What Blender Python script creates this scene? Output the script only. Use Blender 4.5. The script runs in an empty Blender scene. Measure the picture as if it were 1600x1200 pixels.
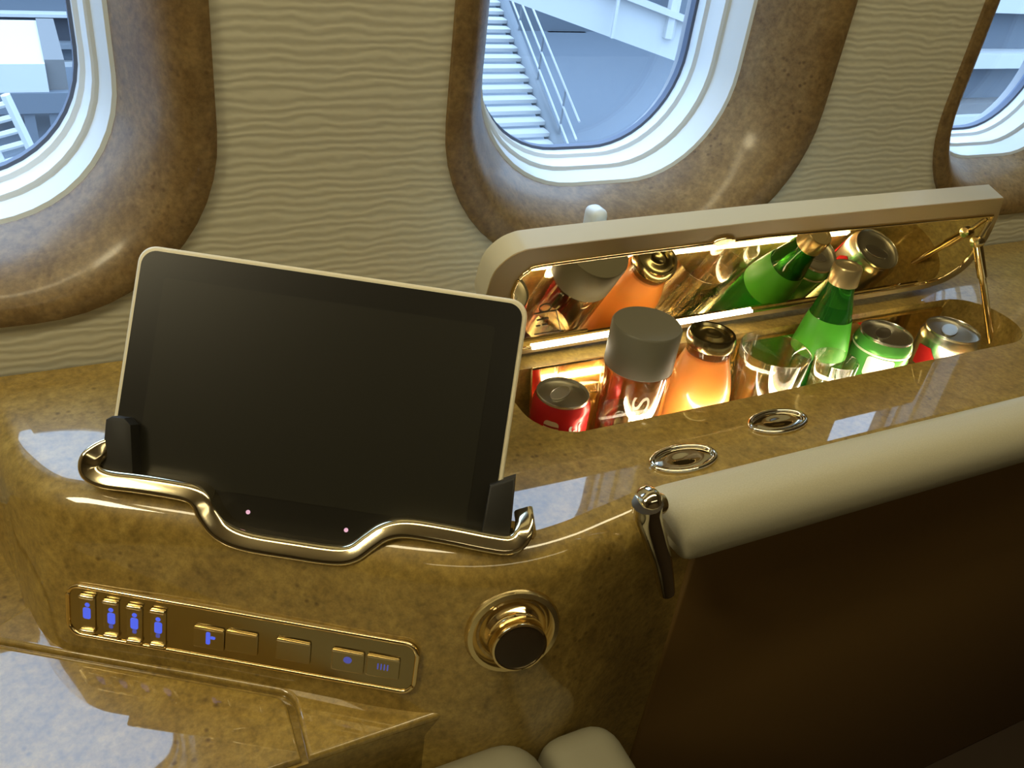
import bpy, bmesh, math, random
import numpy as np
from mathutils import Vector, Matrix
from mathutils.bvhtree import BVHTree
random.seed(4)
scene = bpy.context.scene
COL = scene.collection

# ------------------------------------------------------------------ camera
F = 1400.0
CZ = 1.15
C = np.array([0.0, 0.0, CZ])
def cam_basis(vp=(500, 2700), vx=(3750, 95)):
    d = np.array([vp[0]-800, -(vp[1]-600), -F]); Z = -d/np.linalg.norm(d)
    x = np.array([vx[0]-800, -(vx[1]-600), -F]); x -= x.dot(Z)*Z; x /= np.linalg.norm(x)
    return np.array([x, np.cross(Z, x), Z])
RB = cam_basis()
cam_d = bpy.data.cameras.new('camera'); cam = bpy.data.objects.new('camera', cam_d); COL.objects.link(cam)
cam_d.sensor_width = 36; cam_d.lens = F/1600*36; cam_d.clip_start = 0.01
M = Matrix.Identity(4)
for i in range(3):
    for j in range(3): M[i][j] = RB[i][j]
M[2][3] = CZ
cam.matrix_world = M
scene.camera = cam

# ------------------------------------------------------------------ world and lights
scene.view_settings.view_transform = 'Standard'
scene.view_settings.look = 'None'
scene.view_settings.exposure = 0.0
scene.view_settings.gamma = 1.0
scene.view_settings.use_curve_mapping = False
w = bpy.data.worlds.new('overcast_sky'); scene.world = w; w.use_nodes = True
bg = w.node_tree.nodes['Background']
bg.inputs[0].default_value = (0.54, 0.75, 1.0, 1)
wn_, wl_ = w.node_tree.nodes, w.node_tree.links          # overcast sky: L = Lz (1 + 2 sin h) / 3
wtc = wn_.new('ShaderNodeTexCoord'); wsp = wn_.new('ShaderNodeSeparateXYZ'); wcl = wn_.new('ShaderNodeClamp')
wma = wn_.new('ShaderNodeMath'); wma.operation = 'MULTIPLY_ADD'
SKY = 8.0
wma.inputs[1].default_value = SKY*2/3; wma.inputs[2].default_value = SKY/3
wl_.new(wtc.outputs['Generated'], wsp.inputs[0]); wl_.new(wsp.outputs['Z'], wcl.inputs[0]); wl_.new(wcl.outputs[0], wma.inputs[0])
wl_.new(wma.outputs[0], bg.inputs[1])

def area(name, loc, sx, sy, power, color, rot=(0, 0, 0)):
    l = bpy.data.lights.new(name, 'AREA'); l.shape = 'RECTANGLE'; l.size = sx; l.size_y = sy
    l.energy = power; l.color = color
    o = bpy.data.objects.new(name, l); COL.objects.link(o); o.location = loc; o.rotation_euler = rot
    return o
WARM = (1.0, 0.86, 0.53)
area('ceiling_and_fill_light', (-1.15, 0.10, 2.06), 0.7, 0.30, 17.0, WARM, (0, math.radians(-35), 0))  # unseen key, added at the rear to brighten the angled console face
area('ceiling_and_fill_light', (0.3, 0.22, 2.08), 2.4, 0.14, 13.0, WARM)
area('ceiling_and_fill_light', (0.4, -0.95, 2.08), 2.2, 0.14, 3.5, WARM)  # unseen dim fill, added to lift the dark lower right

# ------------------------------------------------------------------ pixel -> place helpers
def V(p): return np.array(p, float)
def ray(p): return RB @ np.array([p[0]-800, -(p[1]-600), -F])
def onz(p, z): d = ray(p); return C + d*(z-CZ)/d[2]
def ony(p, y): d = ray(p); return C + d*(y/d[1])
def onplane(p, o, n): d = ray(p); return C + d*(np.dot(n, o-C)/np.dot(n, d))
def unit(v): v = V(v); return v/np.linalg.norm(v)
def Z(r): return CZ + r            # heights below are given relative to the eye
ZC = Z(-.45)                       # console top
ZL = Z(-.58)                       # ledge top
YW = .72                           # window wall

# ------------------------------------------------------------------ materials
MAT = {}
def mat(name, color=(.5, .5, .5), rough=.5, metal=0, coat=0, coat_r=.03, trans=0, ior=1.45, emit=None, estr=0, alpha=None, sss=0):
    m = bpy.data.materials.new(name); m.use_nodes = True
    b = m.node_tree.nodes['Principled BSDF']
    b.inputs['Base Color'].default_value = (*color, 1)
    b.inputs['Roughness'].default_value = rough; b.inputs['Metallic'].default_value = metal
    b.inputs['Coat Weight'].default_value = coat; b.inputs['Coat Roughness'].default_value = coat_r
    b.inputs['Transmission Weight'].default_value = trans; b.inputs['IOR'].default_value = ior
    if emit:
        b.inputs['Emission Color'].default_value = (*emit, 1); b.inputs['Emission Strength'].default_value = estr
    if sss:
        b.inputs['Subsurface Weight'].default_value = sss; b.inputs['Subsurface Radius'].default_value = (.02, .01, .004)
    MAT[name] = m
    return m
def nodes(m): return m.node_tree.nodes, m.node_tree.links, m.node_tree.nodes['Principled BSDF']
def add_noise(m, scale, c1, c2, lo=.35, hi=.65, detail=4, stretch=(1, 1, 1), bump=0, dist=0.0, rough=.55):
    n, l, b = nodes(m)
    tc = n.new('ShaderNodeTexCoord'); mp = n.new('ShaderNodeMapping'); mp.inputs['Scale'].default_value = stretch
    t = n.new('ShaderNodeTexNoise'); t.inputs['Scale'].default_value = scale; t.inputs['Detail'].default_value = detail
    t.inputs['Roughness'].default_value = rough; t.inputs['Distortion'].default_value = dist
    r = n.new('ShaderNodeValToRGB'); r.color_ramp.elements[0].position = lo; r.color_ramp.elements[1].position = hi
    r.color_ramp.elements[0].color = (*c1, 1); r.color_ramp.elements[1].color = (*c2, 1)
    l.new(tc.outputs['Object'], mp.inputs[0]); l.new(mp.outputs[0], t.inputs['Vector']); l.new(t.outputs['Fac'], r.inputs[0])
    l.new(r.outputs[0], b.inputs['Base Color'])
    if bump:
        bp = n.new('ShaderNodeBump'); bp.inputs['Strength'].default_value = bump; bp.inputs['Distance'].default_value = .002
        l.new(t.outputs['Fac'], bp.inputs['Height']); l.new(bp.outputs[0], b.inputs['Normal'])
    return r, mp

def burl(name, dark, mid, light, coat=1.0, coat_r=.025, rough=.42, scale=26):
    m = mat(name, mid, rough, coat=coat, coat_r=coat_r)
    m.node_tree.nodes['Principled BSDF'].inputs['Coat IOR'].default_value = 1.62
    n, l, b = nodes(m)
    r, mp = add_noise(m, scale, dark, light, .33, .68, 6, dist=.6, rough=.68)
    e = r.color_ramp.elements.new(.5); e.color = (*mid, 1)
    v = n.new('ShaderNodeTexVoronoi'); v.inputs['Scale'].default_value = 120
    nz = n.new('ShaderNodeTexNoise'); nz.inputs['Scale'].default_value = 14; nz.inputs['Detail'].default_value = 2
    l.new(mp.outputs[0], v.inputs['Vector']); l.new(mp.outputs[0], nz.inputs['Vector'])
    r2 = n.new('ShaderNodeValToRGB'); r2.color_ramp.elements[0].position = .10; r2.color_ramp.elements[1].position = .30
    r2.color_ramp.elements[0].color = (1, 1, 1, 1); r2.color_ramp.elements[1].color = (0, 0, 0, 1)
    l.new(v.outputs['Distance'], r2.inputs[0])
    r3 = n.new('ShaderNodeValToRGB'); r3.color_ramp.elements[0].position = .46; r3.color_ramp.elements[1].position = .72
    l.new(nz.outputs['Fac'], r3.inputs[0])
    mu = n.new('ShaderNodeMath'); mu.operation = 'MULTIPLY'; l.new(r2.outputs[0], mu.inputs[0]); l.new(r3.outputs[0], mu.inputs[1])
    mx = n.new('ShaderNodeMix'); mx.data_type = 'RGBA'; l.new(mu.outputs[0], mx.inputs['Factor'])
    l.new(r.outputs[0], mx.inputs['A']); mx.inputs['B'].default_value = (dark[0]*.5, dark[1]*.45, dark[2]*.4, 1)
    fn = n.new('ShaderNodeTexNoise'); fn.inputs['Scale'].default_value = 170; fn.inputs['Detail'].default_value = 3; fn.inputs['Roughness'].default_value = .7
    l.new(mp.outputs[0], fn.inputs['Vector'])
    mr_ = n.new('ShaderNodeMapRange'); mr_.inputs['From Min'].default_value = .3; mr_.inputs['From Max'].default_value = .7
    mr_.inputs['To Min'].default_value = .68; mr_.inputs['To Max'].default_value = 1.22
    l.new(fn.outputs['Fac'], mr_.inputs['Value'])
    vm = n.new('ShaderNodeVectorMath'); vm.operation = 'SCALE'; l.new(mx.outputs['Result'], vm.inputs[0]); l.new(mr_.outputs[0], vm.inputs['Scale'])
    l.new(vm.outputs[0], b.inputs['Base Color'])
    return m
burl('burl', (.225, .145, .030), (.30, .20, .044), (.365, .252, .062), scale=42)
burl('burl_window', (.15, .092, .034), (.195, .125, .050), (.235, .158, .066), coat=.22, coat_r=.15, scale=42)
wp = mat('wallpaper', (.62, .53, .34), .7)
def wallpaper(m):
    n, l, b = nodes(m)
    tc = n.new('ShaderNodeTexCoord')
    wv = n.new('ShaderNodeTexWave'); wv.wave_type = 'BANDS'; wv.bands_direction = 'Z'
    wv.inputs['Scale'].default_value = 42; wv.inputs['Distortion'].default_value = 6.0; wv.inputs['Detail'].default_value = 2.5
    wv.inputs['Detail Scale'].default_value = 1.1
    mp = n.new('ShaderNodeMapping'); mp.inputs['Scale'].default_value = (.55, 1, 1)
    l.new(tc.outputs['Object'], mp.inputs[0]); l.new(mp.outputs[0], wv.inputs['Vector'])
    r = n.new('ShaderNodeValToRGB'); r.color_ramp.elements[0].color = (.50, .48, .37, 1); r.color_ramp.elements[1].color = (.62, .60, .47, 1)
    l.new(wv.outputs['Fac'], r.inputs[0]); l.new(r.outputs[0], b.inputs['Base Color'])
    bp = n.new('ShaderNodeBump'); bp.inputs['Strength'].default_value = .25; bp.inputs['Distance'].default_value = .001
    l.new(wv.outputs['Fac'], bp.inputs['Height']); l.new(bp.outputs[0], b.inputs['Normal'])
wallpaper(wp)
mat('gold', (.86, .68, .36), .09, 1)
mat('gold_soft', (.80, .66, .36), .22, 1)
mat('chrome', (.82, .76, .60), .06, 1)
mat('rail_gold', (.84, .74, .50), .12, 1)
mat('mirror', (.80, .72, .52), .012, 1)
mat('gold_mirror', (.80, .62, .34), .05, 1)
lea = mat('cream_leather', (.60, .55, .38), .5); add_noise(lea, 900, (.46, .435, .31), (.51, .48, .35), bump=.08)
mat('lid_leather', (.56, .54, .43), .45)
mat('seat_leather_shaded', (.25, .235, .165), .5)  # cream leather darkened: the seat's shade is put into the colour
mat('lid_inner', (.34, .25, .11), .5)
mat('side_veneer_shaded', (.15, .085, .022), .5, coat=.3, coat_r=.2)  # darker than the burl, shade below the armrest put into the colour
mat('black_plastic', (.010, .009, .006), .6)
mat('screen', (.012, .011, .008), .3)
mat('screen_display', (.016, .015, .010), .32)
for k_ in ('screen', 'screen_display'): MAT[k_].node_tree.nodes['Principled BSDF'].inputs['Specular IOR Level'].default_value = .3
mat('tablet_edge', (.72, .66, .48), .35)
mat('panel_plate', (.40, .32, .16), .20, 1)
mat('button', (.44, .36, .19), .25, 1)
mat('blue_glow', (.02, .03, .2), .4, emit=(.10, .16, 1.0), estr=.75)
mat('blue_dim', (.08, .08, .2), .4, emit=(.12, .16, .9), estr=.3)
mat('pink_dot', (.5, .3, .4), .3, emit=(.8, .45, .7), estr=.6)
mat('lamp_black', (.022, .012, .004), .4)
mat('white_frame', (.60, .67, .72), .35)
mat('white_inner', (.66, .74, .80), .3)
mat('gasket', (.10, .13, .20), .6)
mat('led_strip', (1, 1, 1), .5, emit=(1.0, .88, .66), estr=42)
mat('led', (1, 1, 1), .5, emit=(1.0, .90, .72), estr=20)
mat('red_can', (.55, .02, .02), .25, .35)
mat('red_can_dark', (.28, .02, .015), .3, .3)
mat('green_can', (.10, .38, .07), .25, .35)
mat('can_light', (.75, .78, .62), .3, .2)
mat('aluminium', (.72, .70, .62), .25, 1)
mat('can_lid', (.40, .37, .28), .35, 1)
mat('grey_cap', (.13, .123, .088), .5)
mat('juice', (.90, .32, .06), .35, coat=.8, coat_r=.05, sss=.25)
mat('clear_glass', (1, .99, .96), 0.0, trans=1, ior=1.45)
mat('green_glass', (.05, .42, .05), 0.02, trans=.85, ior=1.45)
mat('green_label', (.06, .36, .02), .4)
mat('cap_gold', (.58, .47, .24), .3, .8)
mat('cap_bronze', (.42, .36, .18), .2, 1)
mat('letter', (.62, .58, .47), .4)
mat('paper', (.62, .50, .30), .6)
mat('ink', (.08, .05, .02), .6)
mat('carpet', (.03, .018, .008), .95)
mat('cabin_panel', (.16, .12, .07), .7)
mat('cabin_dark', (.10, .06, .025), .7)
mat('ceiling_panel', (.45, .38, .26), .8)
mat('hull', (.30, .31, .33), .6)
mat('concrete', (.13, .13, .13), .9)
mat('tower_grey', (.10, .12, .145), .8)
mat('asphalt', (.10, .12, .145), .9)
mat('dark_grey', (.045, .05, .062), .8)
mat('out_white', (.42, .43, .43), .5)
mat('out_steel', (.16, .18, .20), .5)
# thin window glass: a clear sheet with a faint reflection
def thin_glass(name, tint):
    m = bpy.data.materials.new(name); m.use_nodes = True; n = m.node_tree.nodes; l = m.node_tree.links; n.clear()
    o = n.new('ShaderNodeOutputMaterial'); t = n.new('ShaderNodeBsdfTransparent'); t.inputs[0].default_value = (*tint, 1)
    g = n.new('ShaderNodeBsdfGlossy'); g.inputs['Roughness'].default_value = .02
    mx = n.new('ShaderNodeMixShader'); mx.inputs[0].default_value = .05; l.new(t.outputs[0], mx.inputs[1]); l.new(g.outputs[0], mx.inputs[2])
    l.new(mx.outputs[0], o.inputs[0]); MAT[name] = m
thin_glass('pane', (.93, .96, 1.0))
thin_glass('thin_tumbler', (.97, .96, .93))
tn_ = MAT['thin_tumbler'].node_tree; lw_ = tn_.nodes.new('ShaderNodeLayerWeight'); lw_.inputs[0].default_value = .35
rg_ = tn_.nodes.new('ShaderNodeMapRange'); rg_.inputs['To Min'].default_value = .05; rg_.inputs['To Max'].default_value = .75
tn_.links.new(lw_.outputs['Facing'], rg_.inputs['Value'])
tn_.links.new(rg_.outputs[0], [q for q in tn_.nodes if q.type == 'MIX_SHADER'][0].inputs[0])

# ------------------------------------------------------------------ object helpers
def tag(o, label=None, cat=None, group=None, kind=None):
    if label: o['label'] = label
    if cat: o['category'] = cat
    if group: o['group'] = group
    if kind: o['kind'] = kind
    return o
def thing(name, loc, label=None, cat=None, group=None, kind=None):
    o = bpy.data.objects.new(name, None); o.empty_display_size = .02; COL.objects.link(o); o.location = loc
    return tag(o, label, cat, group, kind)
def link(name, me, m, parent=None, local=False, smooth=None):
    o = bpy.data.objects.new(name, me); COL.objects.link(o)
    if m: me.materials.clear(); me.materials.append(MAT[m])
    if smooth is not None:
        if smooth < 180: me.set_sharp_from_angle(angle=math.radians(smooth))
        me.polygons.foreach_set('use_smooth', [len(p.vertices) < 8 for p in me.polygons])
    if parent is not None:
        o.parent = parent
        if not local and parent.type == 'EMPTY': o.location = -Vector(parent.location)
    return o
def mesh(name, verts, faces):
    me = bpy.data.meshes.new(name); me.from_pydata([tuple(map(float, v)) for v in verts], [], faces); me.update(); return me
def from_bm(name, bm):
    bmesh.ops.recalc_face_normals(bm, faces=bm.faces)
    me = bpy.data.meshes.new(name); bm.to_mesh(me); bm.free(); return me
def box_bm(x0, x1, y0, y1, z0, z1, bev=0, seg=3):
    bm = bmesh.new(); bmesh.ops.create_cube(bm, size=1)
    for v in bm.verts: v.co = Vector(((x0+x1)/2+v.co.x*(x1-x0), (y0+y1)/2+v.co.y*(y1-y0), (z0+z1)/2+v.co.z*(z1-z0)))
    if bev: bmesh.ops.bevel(bm, geom=bm.edges[:], offset=bev, segments=seg, profile=.5, affect='EDGES')
    return bm
def box(name, m, parent, x0, x1, y0, y1, z0, z1, bev=0, seg=3, local=False):
    return link(name, from_bm(name, box_bm(x0, x1, y0, y1, z0, z1, bev, seg)), m, parent, local, smooth=35 if bev else None)
def basis(o, x, y, z):
    m = Matrix.Identity(4)
    for i in range(3): m[i][0] = x[i]; m[i][1] = y[i]; m[i][2] = z[i]; m[i][3] = o[i]
    return m
def slab(name, m, parent, pts2, mtx, z0, z1, bev=0, seg=2, smooth=35, local=False):
    """outline in a plane (mtx) extruded from z0 to z1 along the plane's normal"""
    bm = bmesh.new()
    vs = [bm.verts.new((p[0], p[1], z0)) for p in pts2]; f = bm.faces.new(vs)
    r = bmesh.ops.extrude_face_region(bm, geom=[f])
    top = [e for e in r['geom'] if isinstance(e, bmesh.types.BMVert)]
    for v in top: v.co.z = z1
    if bev:
        tops = set(top)
        ed = [e for e in bm.edges if e.verts[0] in tops and e.verts[1] in tops]
        bmesh.ops.bevel(bm, geom=ed, offset=bev, segments=seg, profile=.5, affect='EDGES')
    bm.transform(mtx)
    return link(name, from_bm(name, bm), m, parent, local, smooth=smooth)
def rrect(x0, x1, y0, y1, r, n=6):
    if not isinstance(r, (tuple, list)): r = (r,)*4     # bl, br, tr, tl
    out = []
    for (cx, cy, a0, rr) in ((x0+r[0], y0+r[0], 180, r[0]), (x1-r[1], y0+r[1], 270, r[1]), (x1-r[2], y1-r[2], 0, r[2]), (x0+r[3], y1-r[3], 90, r[3])):
        for k in range(n+1):
            a = math.radians(a0+90*k/n); out.append((cx+rr*math.cos(a), cy+rr*math.sin(a)))
    return out
def lathe(name, m, parent, prof, mtx=None, n=40, local=False, smooth=40, cap=True):
    """profile [(r,z)] spun around z"""
    vs = []; fs = []
    for (r, z) in prof:
        for k in range(n):
            a = 2*math.pi*k/n; vs.append((r*math.cos(a), r*math.sin(a), z))
    for i in range(len(prof)-1):
        for k in range(n):
            fs.append((i*n+k, i*n+(k+1) % n, (i+1)*n+(k+1) % n, (i+1)*n+k))
    bm = bmesh.new(); bv = [bm.verts.new(v) for v in vs]
    for f in fs: bm.faces.new([bv[i] for i in f])
    bmesh.ops.remove_doubles(bm, verts=bm.verts, dist=1e-6)
    if mtx is not None: bm.transform(mtx)
    return link(name, from_bm(name, bm), m, parent, local, smooth=smooth)
def smooth_path(pts, n=8, closed=False):
    P = [V(p) for p in pts]; out = []
    cnt = len(P) if closed else len(P)-1
    for i in range(cnt):
        p0 = P[i-1] if (i > 0 or closed) else 2*P[0]-P[1]
        p1 = P[i]; p2 = P[(i+1) % len(P)]
        p3 = P[(i+2) % len(P)] if (closed or i+2 < len(P)) else 2*P[-1]-P[-2]
        for k in range(n):
            t = k/n
            out.append(.5*((2*p1)+(-p0+p2)*t+(2*p0-5*p1+4*p2-p3)*t*t+(-p0+3*p1-3*p2+p3)*t**3))
    if not closed: out.append(P[-1])
    return out
def tube(name, m, parent, pts, r, n=10, up=None, prof=None, local=False, closed=False, smooth=50):
    """sweep a round (or given 2D) profile along a polyline; up fixes the profile's second axis"""
    P = [V(p) for p in pts]; rs = r if isinstance(r, (list, tuple, np.ndarray)) else [r]*len(P)
    prof = prof or [(math.cos(2*math.pi*k/n), math.sin(2*math.pi*k/n)) for k in range(n)]
    n = len(prof); vs = []; fs = []
    for i, p in enumerate(P):
        a = P[(i-1) % len(P)] if (i > 0 or closed) else P[0]; b = P[(i+1) % len(P)] if (i+1 < len(P) or closed) else P[-1]
        t = unit(b-a)
        u0 = V(up) if up is not None else (V((0, 0, 1)) if abs(t[2]) < .9 else V((1, 0, 0)))
        s = unit(np.cross(t, u0)); q = np.cross(s, t)
        for (x, y) in prof: vs.append(p+rs[i]*(x*s+y*q))
    cnt = len(P) if closed else len(P)-1
    for i in range(cnt):
        j = (i+1) % len(P)
        for k in range(n): fs.append((i*n+k, i*n+(k+1) % n, j*n+(k+1) % n, j*n+k))
    if not closed: fs += [tuple(range(n-1, -1, -1)), tuple(range((len(P)-1)*n, len(P)*n))]
    bm = bmesh.new(); bv = [bm.verts.new(tuple(v)) for v in vs]
    for f in fs: bm.faces.new([bv[i] for i in f])
    return link(name, from_bm(name, bm), m, parent, local, smooth=smooth)
def loft(name, m, parent, rings, closed_ring=True, smooth=40, local=False, capA=False, capB=False):
    n = len(rings[0]); vs = [p for r in rings for p in r]; fs = []
    for i in range(len(rings)-1):
        for k in range(n if closed_ring else n-1):
            fs.append((i*n+k, i*n+(k+1) % n, (i+1)*n+(k+1) % n, (i+1)*n+k))
    if capA: fs.append(tuple(range(n-1, -1, -1)))
    if capB: fs.append(tuple(range((len(rings)-1)*n, len(rings)*n)))
    bm = bmesh.new(); bv = [bm.verts.new(tuple(v)) for v in vs]
    for f in fs: bm.faces.new([bv[i] for i in f])
    return link(name, from_bm(name, bm), m, parent, local, smooth=smooth)
def curve_plate(name, loops, z0, z1, mtx):
    """flat plate with holes (first loop outside)"""
    cu = bpy.data.curves.new(name, 'CURVE'); cu.dimensions = '2D'; cu.fill_mode = 'BOTH'; cu.extrude = (z1-z0)/2
    for lp in loops:
        s = cu.splines.new('POLY'); s.points.add(len(lp)-1); s.use_cyclic_u = True
        for i, p in enumerate(lp): s.points[i].co = (p[0], p[1], 0, 1)
    o = bpy.data.objects.new(name, cu); COL.objects.link(o)
    dg = bpy.context.evaluated_depsgraph_get(); me = bpy.data.meshes.new_from_object(o.evaluated_get(dg))
    bpy.data.objects.remove(o); bpy.data.curves.remove(cu)
    me.transform(mtx @ Matrix.Translation((0, 0, (z0+z1)/2))); return me
def text_mesh(s, size, depth=.0):
    cu = bpy.data.curves.new('lettering', 'FONT'); cu.body = s; cu.size = size; cu.align_x = 'CENTER'; cu.align_y = 'CENTER'; cu.extrude = depth
    cu.resolution_u = 4
    o = bpy.data.objects.new('lettering', cu); COL.objects.link(o)
    dg = bpy.context.evaluated_depsgraph_get(); me = bpy.data.meshes.new_from_object(o.evaluated_get(dg))
    bpy.data.objects.remove(o); bpy.data.curves.remove(cu); return me
def wrap(me, r, a0, z0, cuts=True):
    """bend a flat xy mesh onto a cylinder of radius r: x along the arc, y up"""
    bm = bmesh.new(); bm.from_mesh(me)
    bmesh.ops.subdivide_edges(bm, edges=[e for e in bm.edges if e.calc_length() > .006], cuts=3)
    bmesh.ops.triangulate(bm, faces=bm.faces)
    for v in bm.verts:
        a = a0 + v.co.x/r; v.co = Vector(((r+v.co.z)*math.cos(a), (r+v.co.z)*math.sin(a), z0+v.co.y))
    bm.to_mesh(me); bm.free(); return me
def boolean(o, cutter, op='DIFFERENCE'):
    md = o.modifiers.new('cut', 'BOOLEAN'); md.object = cutter; md.operation = op; md.solver = 'EXACT'
    dg = bpy.context.evaluated_depsgraph_get(); me = bpy.data.meshes.new_from_object(o.evaluated_get(dg))
    o.modifiers.clear(); old = o.data; o.data = me; bpy.data.meshes.remove(old)
    bpy.data.objects.remove(cutter)

# ================================================================== CABIN SHELL
XZ = basis((0, YW, 0), (1, 0, 0), (0, 0, 1), (0, -1, 0))       # plane of the window wall, normal into the cabin
WX = (-.100, .540, 1.180)                                      # window centres along the wall
ZB_IN, ZT_IN = Z(-.338), Z(.030)
ZB_OUT, ZT_OUT = Z(-.402), Z(.205)
def win_loop(cx, hw, zb, zt, r, n=12): return rrect(cx-hw, cx+hw, zb, zt, r, n)
HW_OUT = .2185
outer = [[(-1.7, 0), (2.7, 0), (2.7, 2.15), (-1.7, 2.15)]] + [win_loop(c, HW_OUT, ZB_OUT, ZT_OUT, .15) for c in WX]
me = curve_plate('wall_left', outer, -.012, 0, XZ)
tag(link('wall_left', me, 'wallpaper'), kind='structure')
# the aircraft's skin behind the lining, open at the windows
SK = basis((0, .882, 0), (1, 0, 0), (0, 0, 1), (0, -1, 0))
me = curve_plate('hull_skin', [[(-1.7, 0), (2.7, 0), (2.7, 2.15), (-1.7, 2.15)]] + [win_loop(c, .145, Z(-.347), Z(.150), .112) for c in WX], -.012, 0, SK)
tag(link('wall_hull', me, 'hull'), kind='structure')
for k, cx in enumerate(WX):
    wn = thing('window_%d' % (k+1), (cx, YW, ZB_OUT), kind='structure')
    def ring(hw, zb, zt, r, y): return [(p[0], y, p[1]) for p in win_loop(cx, hw, zb, zt, r)]
    AI, BI, TI = .158, Z(-.352), Z(.155)            # where wood meets the white frame
    rings = [ring(HW_OUT+.004, ZB_OUT-.004, ZT_OUT+.004, .154, YW+.002), ring(HW_OUT+.003, ZB_OUT-.003, ZT_OUT+.003, .153, YW-.004),
             ring(HW_OUT-.006, ZB_OUT+.005, ZT_OUT-.006, .146, YW-.007)]
    for t in (.2, .4, .6, .75, .88, 1.0):
        y = YW-.007+.080*(t**1.9)
        rings.append(ring(HW_OUT-.006-(HW_OUT-.006-AI)*t, ZB_OUT+.005+(BI-ZB_OUT-.005)*t, ZT_OUT-.006+(TI-ZT_OUT+.006)*t, .146-.024*t, y))
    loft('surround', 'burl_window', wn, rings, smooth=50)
    y0 = YW+.071
    fr = [ring(AI+.002, BI-.002, TI+.002, .123, y0), ring(AI-.003, BI+.003, TI-.003, .120, y0+.003), ring(AI-.010, BI+.0055, TI-.008, .118, y0+.030), ring(AI-.013, BI+.0065, TI-.010, .117, y0+.031)]
    loft('reveal_frame', 'white_frame', wn, fr, smooth=30)
    fr2 = [ring(AI-.012, BI+.006, TI-.009, .117, y0+.032), ring(AI-.015, BI+.009, TI-.012, .115, y0+.034), ring(AI-.018, BI+.0105, TI-.014, .114, y0+.055), ring(AI-.022, BI+.014, TI-.018, .112, y0+.058), ring(AI-.0225, BI+.0145, TI-.0185, .112, y0+.070)]
    loft('inner_frame', 'white_inner', wn, fr2, smooth=30)
    fr3 = [ring(AI-.021, BI+.013, TI-.017, .111, y0+.069), ring(AI-.0255, BI+.0175, TI-.0215, .109, y0+.071), ring(AI-.026, BI+.018, TI-.022, .108, y0+.079), ring(AI-.020, BI+.012, TI-.016, .112, y0+.086)]
    loft('gasket', 'gasket', wn, fr3, smooth=30)
    slab('pane', 'pane', wn, win_loop(cx, AI-.0215, BI+.0135, TI-.0175, .110), basis((0, y0+.078, 0), (1, 0, 0), (0, 0, 1), (0, -1, 0)), 0, .003, smooth=None)
    if k == 1:
        p = ony((932, 350), YW-.012); q = ony((932, 326), YW-.012)
        box('pull_tab', 'white_inner', wn, p[0]-.0095, p[0]+.0095, YW-.020, YW+.004, p[2]-.03, q[2], bev=.0075, seg=4)
        tag(wn.children[-1], 'white rounded tab')

tag(box('floor', 'carpet', None, -1.7, 2.7, -1.7, .75, -.05, 0), kind='structure')
tag(box('ceiling', 'ceiling_panel', None, -1.7, 2.7, -1.7, .75, 2.10, 2.15), kind='structure')
tag(box('wall_right', 'cabin_panel', None, -1.7, 2.7, -1.75, -1.7, 0, 2.15), kind='structure')
tag(box('wall_front', 'cabin_panel', None, 2.65, 2.7, -1.7, .72, 0, 2.15), kind='structure')
tag(box('wall_rear', 'cabin_panel', None, -1.75, -1.7, -1.7, .72, 0, 2.15), kind='structure')

# ================================================================== SIDE CONSOLE
con = thing('side_console', (.4, .56, 0), 'glossy burl wood side console under the cabin windows', 'console')
RR = .030
plan = smooth_path([(-.082, .69), (-.0675, .64), (-.0555, .598), (-.036, .563), (.0, .5375), (.052, .505), (.12, .4605), (.18, .4205), (.225, .397),
                    (.262, .388), (.30, .3885), (.34, .395), (.39, .4025), (.46, .405), (.6, .405), (1.0, .405), (1.7, .405)], 7)
plan = [V((-.089, .715))] + plan
def console_body():
    N = len(plan); rings = []
    for i, p in enumerate(plan):
        a = plan[max(i-1, 0)]; b = plan[min(i+1, N-1)]; t = unit(b-a); nrm = V((t[1], -t[0]))       # outward
        if i == 0: nrm = V((-.98, .0))
        kk = (14 if p[0] < .20 else max(2, 14-(p[0]-.20)*60))*min(1, max(0, (-nrm[1]-.1)/.7))
        tl = math.radians(kk)
        prof = []
        for k in range(7):
            ph = math.radians(90)+(tl-math.radians(90))*k/6
            prof.append((RR*math.cos(ph)-RR*.707, ZC-RR+RR*math.sin(ph)))
        o0, z0 = prof[-1]; zb = ZL-.02
        prof.append((o0+(z0-zb)*math.tan(tl), zb)); prof.append((o0+(z0-zb)*math.tan(tl), .02))
        rings.append([(p[0]+nrm[0]*o, p[1]+nrm[1]*o, z) for (o, z) in prof])
    bm = bmesh.new(); g = [[bm.verts.new(v) for v in r] for r in rings]
    for i in range(N-1):
        for j in range(len(g[0])-1): bm.faces.new((g[i][j], g[i+1][j], g[i+1][j+1], g[i][j+1]))
    b1t = bm.verts.new((1.7, .715, ZC)); b1b = bm.verts.new((1.7, .715, .02))
    bm.faces.new([r[0] for r in g]+[b1t]); bm.faces.new([r[-1] for r in g]+[b1b])
    bm.faces.new(g[-1]+[b1b, b1t]); bm.faces.new(g[0]+[b1b, b1t])
    return from_bm('console_body', bm)
body = link('body', console_body(), 'burl', con, smooth=40)

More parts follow.
